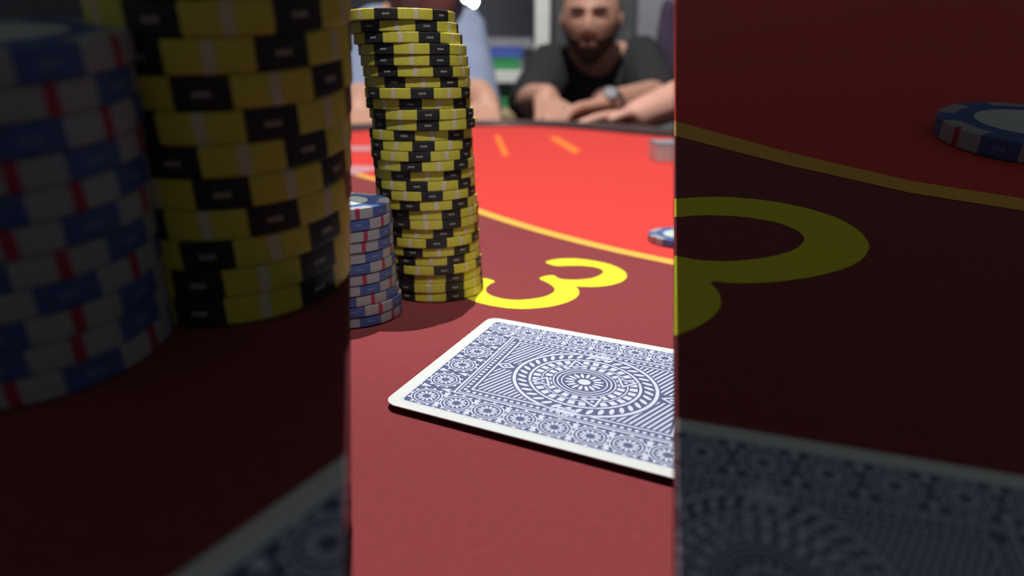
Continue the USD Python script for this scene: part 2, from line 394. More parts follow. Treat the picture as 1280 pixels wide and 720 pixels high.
def frame(base, normal, yaw, pos, sz=1.0, sr=1.0, tx=0.0, ty=0.0):
    """A chip lying on a surface with this normal; tx, ty tip it a little."""
    z = np.array(normal, float); x = np.array([1.0, 0, 0]); y = np.cross(z, x); y /= np.linalg.norm(y)
    R = np.c_[x, y, z]
    cx, sx, cy, sy = math.cos(tx), math.sin(tx), math.cos(ty), math.sin(ty)
    R = R @ np.array([[1, 0, 0], [0, cx, -sx], [0, sx, cx]]) @ np.array([[cy, 0, sy], [0, 1, 0], [-sy, 0, cy]])
    R = R @ np.array([[math.cos(yaw), -math.sin(yaw), 0], [math.sin(yaw), math.cos(yaw), 0], [0, 0, 1]]) @ np.diag([sr, sr, sz])
    M = np.eye(4); M[:3, :3] = R; M[:3, 3] = pos; return M

def yaw_for(dark_px, centre_px, radius_px):
    """Turn of a chip whose dark spot is seen this far from its middle (the viewer is at -y)."""
    s = max(-0.97, min(0.97, (dark_px - centre_px) / radius_px))
    return (-math.pi / 2 + math.asin(s)) - math.pi / 6

# tall stack: right edge and one dark spot of each chip, read from the photograph, top chip first
right_px = [569, 573, 578, 583, 585, 587, 588, 588, 588, 592, 594.5, 590, 591, 591, 593, 593.5, 594, 594.5, 596, 598, 598, 598, 599, 599, 600, 601.5, 602, 603, 604]
dark_z1 = [193, 366, 381, 426, 426, 441, 234, 351, 301, 378, 376, 275, 357, 340]
dark_z2 = [265, 226, 286, 343, 260, 225, 418, 385, 360, 272, 434, 388, 430, 429, 432]
dark_px = [430 + u / 3.6 for u in dark_z1] + [430 + v / 3.13 for v in dark_z2]
NY, TY = len(right_px), 0.00388
BASE_Y, LEAN = 0.306, -0.016
for i in range(NY - 1, -1, -1):
    k = NY - 1 - i                                  # counted from the felt
    z = 0.0004 + TY / 2 + k * TY
    y = BASE_Y + LEAN * (k / NY) ** 1.2 + rng.uniform(-0.0006, 0.0006)
    zc = depth((0, y, z)); rp = FP * CR / zc
    cx = right_px[i] - rp
    x = (cx - 640) / FP * zc
    ang = math.atan2(x, y)
    yaw = yaw_for(dark_px[i], cx, rp) - ang
    w = 'topmost' if i == 0 else ORD[k]
    place_chip('y', f'black and yellow poker chip, {w} from the felt in the tall centre stack' if i else 'black and yellow poker chip on top of the tall centre stack',
               frame(None, (0, 0, 1), yaw, (x, y, z), sz=TY / CT * 0.985), 'chips of the tall yellow and black stack')

# short blue stack beside it
NB, TB = 11, 0.0041
bz_right = [487, 489, 490, 490.5, 491, 493, 494, 495.5, 497.5, 501, 502]     # top first
turn = [0.1, 0.62, 0.2, 0.15, 0.9, 0.55, 0.1, 0.72, 0.2, 0.3, 0.6]
for k in range(NB):
    z = 0.0004 + TB / 2 + k * TB; y = 0.2725 - 0.0005 * k
    zc = depth((0, y, z)); rp = FP * CR / zc; x = (bz_right[NB - 1 - k] - rp - 640) / FP * zc
    lab = 'blue and grey poker chip on top of the short centre stack' if k == NB - 1 else f'blue and grey poker chip, {ORD[k]} from the felt in the short centre stack'
    place_chip('b', lab, frame(None, (0, 0, 1), turn[NB - 1 - k], (x, y, z), sz=TB / CT * 0.985), 'chips of the short blue stack')

# big stacks on the left board: stand square to the sloping board
def board_stack(B, kind, n, sz, sr, rights, front_px, yaws, labels, group, lean=0.0):
    t = CT * sz
    q = B.hit(*front_px); y0 = q[1] + CR * sr
    for k in range(n):
        hgt = 0.0003 + t * (k + 0.5); y = y0 + lean * k
        p = B.O + B.s * y + B.n * hgt
        zc = depth(p); rp = FP * CR * sr / zc
        x = (np.interp(k, np.linspace(0, n - 1, len(rights)), rights) - rp - 640) / FP * zc + rng.uniform(-0.0002, 0.0002)
        p = p + np.array([x, 0, 0])
        place_chip(kind, labels(k), frame(None, B.n, yaws[k % len(yaws)], p, sz=sz * 0.985, sr=sr), group)

def lab_y(k): return f'large dim black and yellow chip, {ORD[k]} from the board in the big left stack'
yy = [-2.2, -2.2, -2.1, -2.62, -1.95, -2.3, -1.55, -2.05, -2.5, -2.35, -2.2, -1.9, -1.4, -2.1]
board_stack(LB, 'y', 13, 1.45, 1.12, [434, 436, 436, 435], (318, 411), [a + 0.1 for a in yy], lab_y, 'chips of the big yellow and black stack on the left board')
def lab_b(k): return f'large dim blue and grey chip, {ORD[k]} from the board, stack at left edge' if k < 12 else 'large dim blue and grey chip on top of the stack at the left edge'
bb = [-1.2, -0.75, -0.7, -1.25, -0.72, -1.0, -0.55, -0.9, -1.3, -0.6, -1.1, -0.8]
board_stack(LB, 'b', 11, 1.22, 1.10, [203, 190, 176, 164, 152], (40, 520), bb, lambda k: 'large dim blue and grey chip on top of the stack at the left edge' if k == 10 else lab_b(k), 'chips of the big blue stack on the left board')

# single blue chips lying flat
p = at_z(836, 302)
place_chip('b', 'blue and white poker chip lying flat on the red felt beyond the yellow line', frame(None, (0, 0, 1), 0.4, (p[0] + 0.009, p[1], 0.0004 + CT / 2)), 'single blue chips lying flat')
q = RB.hit(1281, 178)
pp = RB.O + RB.s * q[1] + RB.n * (0.0003 + CT * 0.9) + np.array([q[0], 0, 0])
place_chip('b', 'large dim blue chip with pale centre lying on the right board at the picture edge', frame(None, RB.n, 0.2, pp, sz=1.8, sr=1.5), 'single blue chips lying flat')

# ------------------------------------------------------------------ playing cards (short side along u, long side along v, millimetres in the drawing)
CW, CL = 63.5, 76.0
def rounded(w, h, r): return sbox(-w / 2 + r, -h / 2 + r, w / 2 - r, h / 2 - r).buffer(r, quad_segs=8)
def ring(c, r0, r1, q=10): return Point(c).buffer(r1, quad_segs=q).difference(Point(c).buffer(r0, quad_segs=q))
def frame_rect(w, h, t): return sbox(-w, -h, w, h).difference(sbox(-w + t, -h + t, w - t, h - t))
def card_art(CL=CL):
    art = {}
    ro, link = [], []
    HX, HY = 24.3, CL / 2 - 7.45
    cs = [(x, s * HY) for x in np.linspace(-HX, HX, 6) for s in (-1, 1)] + [(s * HX, y) for y in np.linspace(-HY, HY, 9)[1:-1] for s in (-1, 1)]
    for c in cs:
        ro += [ring(c, 3.45, 3.75, 8), ring(c, 2.7, 3.0, 7)]
        for k in range(12):
            a = k * 2 * math.pi / 12
            ro.append(affinity.rotate(affinity.translate(affinity.scale(Point(0, 0).buffer(1, quad_segs=2), 0.75, 0.32), c[0] + 1.65, c[1]), math.degrees(a), origin=c))
            ro.append(Point(c[0] + 4.05 * math.cos(a), c[1] + 4.05 * math.sin(a)).buffer(0.36, quad_segs=2))
    dx, dy = 2 * HX / 5, 2 * HY / 8
    for i in range(5):
        for s in (-1, 1):
            x = -HX + (i + .5) * dx
            for e in (-1, 1):
                link += [Polygon([(x - 0.9, s * HY + e * 3.6), (x + 0.9, s * HY + e * 3.6), (x, s * HY + e * 1.2)]), Point(x, s * HY + e * 4.1).buffer(0.3, quad_segs=2)]
    for i in range(8):
        for s in (-1, 1):
            y = -HY + (i + .5) * dy
            for e in (-1, 1):
                link += [Polygon([(s * HX + e * 3.6, y - 0.8), (s * HX + e * 3.6, y + 0.8), (s * HX + e * 1.2, y)]), Point(s * HX + e * 4.1, y).buffer(0.3, quad_segs=2)]
    art['rosette_border'] = unary_union(ro + link)
    fr = [frame_rect(19.8, CL / 2 - 11.95, 0.5), frame_rect(18.9, CL / 2 - 12.85, 0.3), frame_rect(16.6, CL / 2 - 15.15, 0.5), frame_rect(28.9, CL / 2 - 2.85, 0.35)]
    for x in np.arange(-17.0, 17.1, 1.55):
        fr += [Point(x, s * (CL / 2 - 14)).buffer(0.5, quad_segs=2) for s in (-1, 1)]
    for y in np.arange(-CL / 2 + 15.05, CL / 2 - 15, 1.55):
        fr += [Point(s * 17.75, y).buffer(0.5, quad_segs=2) for s in (-1, 1)]
    art['bead_frame'] = unary_union(fr)
    inner = sbox(-15.6, -CL / 2 + 16.15, 15.6, CL / 2 - 16.15)
    hatch = []
    for c in np.arange(-60, 60, 1.25):
        hatch.append(LineString([(-20, c - 8), (20, c + 8)]).buffer(0.24, cap_style=2))
    disc = Point(0, 0).buffer(17.8, quad_segs=24)
    spine = sbox(-2.2, -CL / 2 + 16.15, 2.2, CL / 2 - 16.15)
    art['hatching'] = unary_union(hatch).intersection(inner).difference(disc).difference(spine)
    sp = []
    for s in (-1, 1):
        q = s * (CL / 2 - 17.6)
        sp += [Polygon([(0, q + s * 2.4), (1.9, q), (0, q - s * 2.4), (-1.9, q)]).difference(Polygon([(0, q + s * 1.5), (1.15, q), (0, q - s * 1.5), (-1.15, q)])), Point(0, q).buffer(0.5)]
        sp += [Polygon([(s * 15.0, -2.3), (s * 15.0, 2.3), (s * 21.5, 0)]).difference(Polygon([(s * 15.7, -1.5), (s * 15.7, -0.25), (s * 19.6, -0.25)])).difference(Polygon([(s * 15.7, 1.5), (s * 15.7, 0.25), (s * 19.6, 0.25)]))]
    ci = [ring((0, 0), 16.6, 17.4, 24), ring((0, 0), 12.9, 13.5, 24), ring((0, 0), 10.1, 10.4, 20), ring((0, 0), 7.3, 7.6, 16), ring((0, 0), 6.3, 6.65, 16), ring((0, 0), 5.3, 5.6, 16), ring((0, 0), 0, 1.5, 6)]
    for k in range(38):
        a = k * 2 * math.pi / 38
        ci.append(affinity.rotate(affinity.translate(affinity.rotate(affinity.scale(Point(0, 0).buffer(1, quad_segs=3), 1.35, 0.55), 35), 15.1, 0), math.degrees(a), origin=(0, 0)))
    for r0, r1, m in ((10.75, 12.5, 30), (7.95, 9.7, 24)):
        for k in range(m):
            a = k * 2 * math.pi / m; w = math.pi / m * 0.62
            ci.append(Polygon([(r0 * math.cos(a - w), r0 * math.sin(a - w)), (r1 * math.cos(a - w), r1 * math.sin(a - w)), (r1 * math.cos(a + w), r1 * math.sin(a + w)), (r0 * math.cos(a + w), r0 * math.sin(a + w))]))
    for k in range(16):
        a = k * 2 * math.pi / 16
        ci.append(affinity.rotate(affinity.translate(affinity.scale(Point(0, 0).buffer(1, quad_segs=3), 1.25, 0.42), 3.5, 0), math.degrees(a), origin=(0, 0)))
    tri_dark, tri = [], []
    for k in range(4):
        a = math.radians(45 + 90 * k + 20)
        T = affinity.rotate(Polygon([(8.6, -2.6), (8.6, 2.6), (13.0, 0)]), math.degrees(a), origin=(0, 0))
        tri_dark.append(T.buffer(0.3)); tri.append(T.difference(T.buffer(-0.55))); tri.append(Point(T.centroid).buffer(0.45))
    art['centre_medallion'] = unary_union([unary_union(ci).difference(unary_union(tri_dark))] + tri)
    art['spear_ornament'] = unary_union(sp).difference(ring((0, 0), 16.4, 17.6, 24))
    return art
ART = card_art()
LONG = 90.0
ART_LONG = card_art(LONG)
STOCK, PRINT = rounded(CW, CL, 3.4), rounded(CW - 6.6, CL - 6.6, 1.0)

def make_card(label, M, clip=None, art=ART, cl=CL):
    """M maps card millimetres (u, v, height) to the world; clip trims the card (drawing units)."""
    cut = (lambda g: g.intersection(clip)) if clip is not None else (lambda g: g)
    c = thing('playing_card', label, 'playing card', M=M)
    part(c, 'card_stock', extrude(cut(rounded(CW, cl, 3.4)), 0.0, 0.30), 'card_white', 30)
    part(c, 'blue_print', extrude(cut(rounded(CW - 6.6, cl - 6.6, 1.0)), 0.30, 0.315), 'card_blue', 30)
    for nm, g in art.items():
        m = extrude(cut(g), 0.316, 0.335)
        if m is not None: part(c, nm, m, 'card_ornament', 30, kind='stuff')
    return c

def card_matrix(origin, u, v, n):
    """Columns in metres per millimetre of the drawing."""
    M = np.eye(4); M[:3, 0], M[:3, 1], M[:3, 2], M[:3, 3] = u, v, n, origin; return M

# the bright card: its near long edge stands a little off the felt
zl = lambda near: 0.0020 if near else 0.0006
a_, b_ = at_z(478, 504, zl(1)), at_z(613, 397, zl(0))
c_, e_ = at_z(843, 433, zl(0)), at_z(843, 605, zl(1))
u = (b_ - a_); W = np.linalg.norm(u); u = u / W
d1_, d2_ = (c_ - b_) / np.linalg.norm(c_ - b_), (e_ - a_) / np.linalg.norm(e_ - a_)
v = d1_ * 0.3 + d2_ * 0.7; v /= np.linalg.norm(v)
S = W / CW
nn = np.cross(v, u); nn /= np.linalg.norm(nn)
if nn[2] < 0: nn = -nn
org = (a_ + b_) / 2 + v * S * CL / 2
make_card('blue and white patterned playing card lying face down in the bright strip', card_matrix(org, u * S, v * S, nn * 0.001))

# a large card on each board, trimmed flush with the board's long edge
def board_card(B, outline, label, u2, v2, org2, S, lift=0.0004):
    L = np.array([[u2[0] * S, v2[0] * S], [u2[1] * S, v2[1] * S]]) * 0.001
    inv = np.linalg.inv(L)
    clip = affinity.affine_transform(outline, [inv[0, 0], inv[0, 1], inv[1, 0], inv[1, 1], *(-inv @ np.array(org2))]).buffer(-0.35)
    three = lambda q: np.array([q[0], 0, 0]) + B.s * q[1]
    M = card_matrix(B.O + three(org2) + B.n * lift, three(u2) * S * 0.001, three(v2) * S * 0.001, B.n * 0.001)
    return make_card(label, M, clip.buffer(0), ART_LONG, LONG)

p1, p2 = LB.hit(227, 720), LB.hit(437, 570)
d = (p2 - p1) / np.linalg.norm(p2 - p1); nrm2 = np.array([d[1], -d[0]])        # nrm2 points into the card
SL = 1.45
board_card(LB, LOUT, 'large dim blue patterned card trimmed at the edge of the left board', d, nrm2, p1 + d * 0.006 + nrm2 * SL * LONG / 2000, SL)
p1, p2 = RB.hit(843, 527), RB.hit(1280, 600)
d = (p2 - p1) / np.linalg.norm(p2 - p1); nrm2 = np.array([d[1], -d[0]])
mid = RB.hit(960, 742); dist = abs((mid - p1) @ nrm2); SR = dist * 1000 / (CW / 2)
print('right card scale', SR)
org2 = p1 + d * ((mid - p1) @ d) + nrm2 * SR * CW / 2000
board_card(RB, ROUT, 'large dim blue patterned card trimmed at the edge of the right board', -nrm2, d, org2, SR)

# blurred things far down the red felt
def small_card(label, px, py, yaw, m='card_white'):
    p = at_z(px, py); c, s = math.cos(yaw), math.sin(yaw)
    M = np.eye(4); M[:3, 0], M[:3, 1], M[:3, 2], M[:3, 3] = [c * .001, s * .001, 0], [-s * .001, c * .001, 0], [0, 0, .001], [p[0], p[1], 0.0004]
    t = thing('playing_card', label, 'playing card', M=M)
    part(t, 'card_stock', extrude(STOCK, 0, 0.3), m); part(t, 'blue_print', extrude(PRINT, -0.02, -0.001), 'card_blue')
small_card('pale rose playing card lying on the red felt left of the tall stack, nearer one', 424, 212, 1.2, 'card_rose')
small_card('pale rose playing card lying on the red felt left of the tall stack, farther one', 432, 186, 1.45, 'card_rose')
p = at_z(834, 200)
dk = thing('card_deck', 'blurred pale deck of cards standing at the right end of the red felt', 'deck of cards', (p[0], p[1], 0.0004))
part(dk, 'cards', box(0.034, 0.05, 0.018, (0, 0, 0.009), 0.001), 'card_white'); part(dk, 'cut_card', box(0.034, 0.05, 0.002, (0, 0, 0.0191), 0.0005), 'panel_light')

# ------------------------------------------------------------------ people
def man(bones, step=0.012, smooth=6):
    acc = None
    for a, ra, b, rb_ in bones:
        hs = [m3.Manifold.sphere(r, 20).translate([float(x) for x in p]) for p, r in ((a, ra), (b, rb_))]
        h = m3.Manifold.batch_hull(hs); acc = h if acc is None else acc + h
    m = acc.refine_to_length(step).to_mesh()
    t = trimesh.Trimesh(m.vert_properties[:, :3], m.tri_verts)
    before = t.vertices.copy()
    trimesh.smoothing.filter_taubin(t, 0.5, -0.52, iterations=smooth)
    far_ = np.linalg.norm(t.vertices - before, axis=1) > 0.008      # slivers may shoot off: put them back
    t.vertices[far_] = before[far_]; return t

def hand_bones(wrist, direc, palm_down, side, s=1.0, curl=0.5):
    """Palm, four bent fingers of different length and a thumb leaving the side of the palm."""
    f = np.array(direc, float); f /= np.linalg.norm(f); d = np.array(palm_down, float); d -= f * (d @ f); d /= np.linalg.norm(d); r = np.cross(d, f) * side
    w = np.array(wrist, float); out = []
    for q in (-0.028, -0.009, 0.009, 0.027):
        out.append((w + r * q * 0.55 * s, 0.014 * s, w + f * 0.085 * s + r * q * s, 0.011 * s))
    for q, ln in ((-0.030, 0.058), (-0.010, 0.072), (0.010, 0.078), (0.030, 0.070)):
        k = w + f * 0.085 * s + r * q * s
        a = k + (f * math.cos(curl * .5) + d * math.sin(curl * .5)) * ln * 0.5 * s + r * q * 0.15
        b = a + (f * math.cos(curl * 1.3) + d * math.sin(curl * 1.3)) * ln * 0.5 * s
        out += [(k, 0.0100 * s, a, 0.0088 * s), (a, 0.0088 * s, b, 0.0075 * s)]
    t0 = w + f * 0.025 * s + r * 0.026 * s; t1 = t0 + (f * 0.7 + r * 0.75) * 0.036 * s; t2 = t1 + (f * 0.95 + r * 0.1 + d * 0.3) * 0.032 * s
    out += [(t0, 0.014 * s, t1, 0.0105 * s), (t1, 0.0105 * s, t2, 0.0088 * s)]
    return out

def head_mesh():
    """Unit head: chin at z -0.5, crown at 0.5, face towards -y."""
    m = trimesh.creation.icosphere(5); v = m.vertices.copy(); x, y, z = v.T
    v = np.c_[x * 0.335, y * 0.42, z * 0.5]
    low = np.clip(-z, 0, 1)
    v[:, 0] *= 1 - 0.34 * low ** 1.6; v[:, 1] = v[:, 1] * (1 - 0.22 * low ** 1.5) - 0.05 * low
    front = y < 0
    g = lambda cx, cz, sx, sz: np.exp(-((v[:, 0] - cx) / sx) ** 2 - ((v[:, 2] - cz) / sz) ** 2) * front
    nose = g(0, -0.12, 0.05, 0.085) * 0.085 + g(0, -0.02, 0.035, 0.10) * 0.035 + g(0.045, -0.145, 0.035, 0.03) * 0.02 + g(-0.045, -0.145, 0.035, 0.03) * 0.02
    sock = (g(0.125, 0.03, 0.075, 0.05) + g(-0.125, 0.03, 0.075, 0.05)) * 0.035
    brow = (g(0.12, 0.10, 0.10, 0.035) + g(-0.12, 0.10, 0.10, 0.035)) * 0.014
    lips = g(0, -0.25, 0.085, 0.022) * 0.014 + g(0, -0.295, 0.075, 0.022) * 0.014 - g(0, -0.272, 0.09, 0.01) * 0.012
    chin = g(0, -0.44, 0.09, 0.06) * 0.02
    v[:, 1] += -nose + sock - brow - lips - chin
    m.vertices = v; return m

def shell(m, mask, off):
    """A cap over part of the head: full thickness inside, thinning to nothing at its edge."""
    f = m.faces[mask[m.faces].all(1)]; s = trimesh.Trimesh(m.vertices, f, process=False)
    edge_v = np.unique(s.edges_sorted[trimesh.grouping.group_rows(s.edges_sorted, require_count=1)])
    o = np.full(len(m.vertices), off); o[edge_v] = -0.006
    s.vertices = m.vertices + m.vertex_normals * o[:, None]; s.remove_unreferenced_vertices(); return s

HEAD = head_mesh()
def rotz(a): return np.array([[math.cos(a), -math.sin(a), 0], [math.sin(a), math.cos(a), 0], [0, 0, 1]])
def rotx(a): return np.array([[1, 0, 0], [0, math.cos(a), -math.sin(a)], [0, math.sin(a), math.cos(a)]])

def person(label, J, skin, shirt, hair, beard=False, hscale=0.235, turn_=0.0, nod=0.0, sleeve=0.9, hands=None, bald=False):
    t = thing('person', label, 'person', (0, 0, 0))
    R = rotz(turn_) @ rotx(nod); H = np.array(J['head'])
    put = lambda m: (m.apply_transform(np.block([[R * hscale, H[:, None]], [np.zeros((1, 3)), np.ones((1, 1))]])), m)[1]
    hd = put(HEAD.copy())
    ch, hip = np.array(J['chest']), np.array(J['hip']); nk = np.array(J['neck']); tr = J.get('torso_r', 0.125)
    sh = [np.array(J['sl']), np.array(J['sr'])]; el = [np.array(J['el']), np.array(J['er'])]; wr = [np.array(J['wl']), np.array(J['wr'])]
    fat = J.get('arm', 1.0)
    skin_b = [(nk, 0.058, H + R @ np.array([0, 0.05, -0.28]) * hscale, 0.056), (nk, 0.06, ch, tr * 0.8), (ch, tr * .8, hip, tr * .8)]
    for s in (0, 1):
        skin_b += [(nk, 0.05, sh[s], 0.05), (sh[s], 0.05, el[s], 0.042 * fat), (el[s], 0.043 * fat, wr[s], 0.028 * fat)]
        skin_b += hand_bones(wr[s], *hands[s])
    ear = []
    for s in (-1, 1):
        e = trimesh.creation.icosphere(3); e.vertices = e.vertices * [0.03, 0.06, 0.095] + [s * 0.335, 0.03, -0.02]; ear.append(put(e))
    body = man(skin_b, 0.011, 5)
    mm = lambda q: m3.Manifold(m3.Mesh(np.asarray(q.vertices, np.float32), np.asarray(q.faces, np.uint32)))
    tot = mm(body)
    for q in [hd] + ear: tot = tot + mm(q)
    part(t, 'body', tot, skin, True)
    sb = [(ch, tr, hip, tr * 1.02)]
    for s in (0, 1):
        e = sh[s] + (el[s] - sh[s]) * sleeve
        sb += [(sh[s], 0.066, ch, tr), (sh[s], 0.066, e, 0.058 * max(fat, 1)), (sh[s], 0.066, hip, tr * .9)]
    part(t, 'shirt', man(sb, 0.02, 8), shirt, True)
    knee = [hip + np.array([s * 0.11, -0.40, -0.02]) for s in (-1, 1)]; tb = []
    for s in (0, 1):
        foot = np.array([knee[s][0], knee[s][1] + 0.03, FLOOR + 0.06])
        tb += [(hip, 0.11, knee[s], 0.07), (knee[s], 0.068, foot, 0.048), (foot, 0.045, foot + np.array([0, -0.13, -0.02]), 0.036)]
    part(t, 'trousers', man(tb, 0.025, 8), 'trousers', True)
    vz = HEAD.vertices
    if not bald:
        part(t, 'hair', put(shell(HEAD, (vz[:, 2] > 0.27 + 0.10 * (vz[:, 1] < -0.2)) | ((vz[:, 1] > 0.03) & (vz[:, 2] > -0.12)), 0.022)), hair, True)
    if beard:
        part(t, 'beard', put(shell(HEAD, (vz[:, 1] < 0.06) & (vz[:, 2] < -0.19 + 0.45 * np.clip(np.abs(vz[:, 0]) - 0.14, 0, 1)) & ~((np.abs(vz[:, 0]) < 0.085) & (np.abs(vz[:, 2] + 0.272) < 0.02) & (vz[:, 1] < -0.2)), 0.010)), 'beard_brown', True)
    for s in (-1, 1):
        ee = trimesh.creation.icosphere(3, 0.048); ee.apply_translation([s * 0.125, -0.335, 0.03]); eo = part(t, 'eye', put(ee), 'eye_white', True)
        ii = trimesh.creation.icosphere(2, 0.026); ii.apply_translation([s * 0.125, -0.362, 0.03]); part(str(eo.GetPath()), 'iris', put(ii), 'iris_brown', True)
        br = cat_([trimesh.creation.capsule(height=0.05, radius=0.017).apply_transform(trimesh.transformations.rotation_matrix(math.pi / 2 + s * tilt, [0, 1, 0])).apply_translation([s * q, yq, zq]) for q, yq, zq, tilt in ((0.075, -0.418, 0.095, -.15), (0.125, -0.405, 0.105, 0.0), (0.175, -0.37, 0.098, .25))])
        part(t, 'eyebrow', put(br), hair, True)
    lp = trimesh.creation.icosphere(3); lp.vertices = lp.vertices * [0.075, 0.016, 0.018] + [0, -0.396, -0.272]
    part(t, 'mouth', put(lp), 'lip', True)
    return t

def stool(label, x, y, top):
    s = thing('bar_stool', label, 'stool', (x, y, FLOOR))
    h = top - FLOOR
    st = trimesh.creation.revolve([(0, h - 0.05), (0.15, h - 0.05), (0.17, h - 0.035), (0.17, h - 0.012), (0.155, h), (0, h)], sections=40); part(s, 'seat', st, 'dark_leather')
    for k in range(4):
        a = math.pi / 4 + k * math.pi / 2
        part(s, 'leg', trimesh.creation.cylinder(radius=0.014, segment=[[0.10 * math.cos(a), 0.10 * math.sin(a), h - 0.05], [0.17 * math.cos(a), 0.17 * math.sin(a), 0.001]], sections=14), 'black_metal')

# the bearded man at the far edge
YB = 1.98
JB = dict(head=at_y(739, 24, YB - 0.10), neck=at_y(747, 78, YB), chest=at_y(746, 128, YB + 0.03), hip=np.array([at_y(746, 128, YB)[0], YB + 0.14, -0.20]),
          sl=at_y(690, 84, YB + 0.02), sr=at_y(801, 76, YB + 0.02), el=at_y(664, 128, 1.78), er=at_y(819, 122, 1.80), wl=at_y(683, 122, 1.58), wr=at_y(757, 131, 1.52), torso_r=0.118)
pb = person('bearded man in a black t-shirt leaning on the far edge of the table', JB, 'skin_man', 'shirt_black', 'hair_dark', beard=True, hscale=0.212, turn_=-0.18, nod=0.04, sleeve=0.98,
            hands=[((0.1, -0.75, -0.42), (0, -0.5, -1), -1, 0.95, 0.9), ((-0.95, -0.42, -0.14), (0.0, -0.3, -1), 1, 0.95, 0.7)])
wa, wb = JB['er'], JB['wr']; ax = (wb - wa) / np.linalg.norm(wb - wa); cw = wb - ax * 0.012
wt = trimesh.creation.cylinder(radius=0.034, segment=[cw - ax * 0.011, cw + ax * 0.011], sections=32)
wt2 = trimesh.creation.cylinder(radius=0.013, segment=[cw + np.array([0, -0.026, 0.019]), cw + np.array([0, -0.034, 0.025])], sections=24)
wo = thing('wristwatch', 'steel wristwatch on the bearded man\'s wrist', 'watch'); part(wo, 'strap', wt, 'watch_steel'); part(wo, 'dial', wt2, 'panel_light')
stool('black stool under the bearded man', JB['hip'][0], JB['hip'][1] + 0.02, -0.31)

# the man in the light blue shirt, behind the tall stack; his head is above the picture
YA = 1.72
JA = dict(head=at_y(535, -58, YA - 0.06), neck=at_y(534, 14, YA), chest=at_y(527, 90, YA + 0.03), hip=np.array([at_y(527, 90, YA)[0], YA + 0.14, -0.22]),
          sl=at_y(470, 42, YA + 0.02), sr=at_y(571, 36, YA + 0.02), el=at_y(450, 122, 1.60), er=at_y(589, 116, 1.62), wl=at_y(449, 136, 1.47), wr=at_y(607, 130, 1.50), torso_r=0.122)
person('person in a light blue shirt sitting behind the tall chip stack', JA, 'skin_left', 'shirt_blue', 'hair_brown', hscale=0.235, sleeve=1.22,
       hands=[((0.2, -0.8, -0.35), (0, -0.3, -1), -1, 0.95, 0.5), ((-0.05, -0.8, -0.35), (0, -0.3, -1), 1, 0.95, 0.6)])
stool('black stool under the person in the light blue shirt', JA['hip'][0], JA['hip'][1] + 0.02, -0.335)

# the person at the right, of whom only the forearm shows
JC = dict(head=at_y(1030, -70, 1.62), neck=at_y(1030, 0, 1.64), chest=at_y(1030, 80, 1.66), hip=np.array([at_y(1030, 80, 1.66)[0], 1.72, -0.22]),
          sl=at_y(955, 35, 1.62), sr=at_y(1100, 35, 1.66), el=at_y(888, 110, 1.56), er=at_y(1120, 120, 1.55), wl=at_y(795, 146, 1.435), wr=at_y(1060, 150, 1.36), torso_r=0.125, arm=1.12)
person('person whose bare forearm reaches in from the right along the far rail', JC, 'skin_right', 'shirt_wine', 'hair_brown', hscale=0.235, turn_=0.5, sleeve=0.7,
       hands=[((-0.97, -0.28, -0.03), (0, -0.2, -1), -1, 0.92, 0.35), ((-0.3, -0.8, -0.3), (0, -0.2, -1), 1, 0.95, 0.5)])
stool('black stool under the person at the right', JC['hip'][0], JC['hip'][1] + 0.02, -0.335)

# ------------------------------------------------------------------ background furniture
def px_box(x0, y0, x1, y1, Y, dep):
    a, b = at_y(x0, y0, Y), at_y(x1, y1, Y)
    return (b[0] - a[0], dep, a[2] - b[2]), ((a[0] + b[0]) / 2, Y + dep / 2, (a[2] + b[2]) / 2)
YS = 2.66
sx0, sx1 = at_y(560, 0, YS)[0], at_y(688, 0, YS)[0]
ztop, dep = 1.0, 0.32
shelf = thing('shelf_unit', 'white shelf unit standing against the grey back wall', 'shelf unit', (0, 0, 0))
w_post = at_y(688, 0, YS)[0] - at_y(669, 0, YS)[0]
for xc in (sx0 - 0.55, sx1 - w_post / 2):
    part(shelf, 'post', box(w_post, 0.05, ztop - FLOOR, (xc, YS + 0.025, (ztop + FLOOR) / 2), 0.004), 'white_paint')
za, zb = at_y(640, 88, YS)[2], at_y(640, 104, YS)[2]
xl, xr = sx0 - 0.55 + w_post / 2, sx1 - w_post
part(shelf, 'shelf_board', box(xr - xl, dep, za - zb, ((xl + xr) / 2, YS + dep / 2, (za + zb) / 2), 0.003), 'white_paint')
for zz in (za + 0.42, zb - 0.30):
    part(shelf, 'shelf_board', box(xr - xl, dep, 0.03, ((xl + xr) / 2, YS + dep / 2, zz), 0.003), 'white_paint')
part(shelf, 'back_panel', box(xr - xl, 0.012, za + 0.40 - (FLOOR + 0.02), ((xl + xr) / 2, YS + dep + 0.007, (za + 0.40 + FLOOR + 0.02) / 2)), 'panel_light')
def crate(name, label, cat, m, x0, x1, ylo, yhi, Y, dep, lid=None):
    a, b = at_y(x0, yhi, Y), at_y(x1, ylo, Y)
    w, h = b[0] - a[0], a[2] - b[2]
    t = thing(name, label, cat, ((a[0] + b[0]) / 2, Y + dep / 2, b[2]))
    part(t, 'box_body', box(w, dep, h * 0.8, (0, 0, h * 0.4), 0.004), m); part(t, 'lid', box(w * 1.02, dep * 1.02, h * 0.2, (0, 0, h * 0.9), 0.004), lid or m)
crate('storage_box', 'green storage box standing on the white shelf', 'box', 'box_green', 603, 651, 88, 73, YS + 0.02, 0.2)
crate('storage_box', 'blue storage box lying on top of the green box', 'box', 'box_blue', 601, 654, 73, 58, YS + 0.03, 0.19)
crate('storage_box', 'black storage box beside the green box on the shelf', 'box', 'shelf_shadow', 655, 667, 88, 60, YS + 0.03, 0.2)
zlo = zb - 0.285
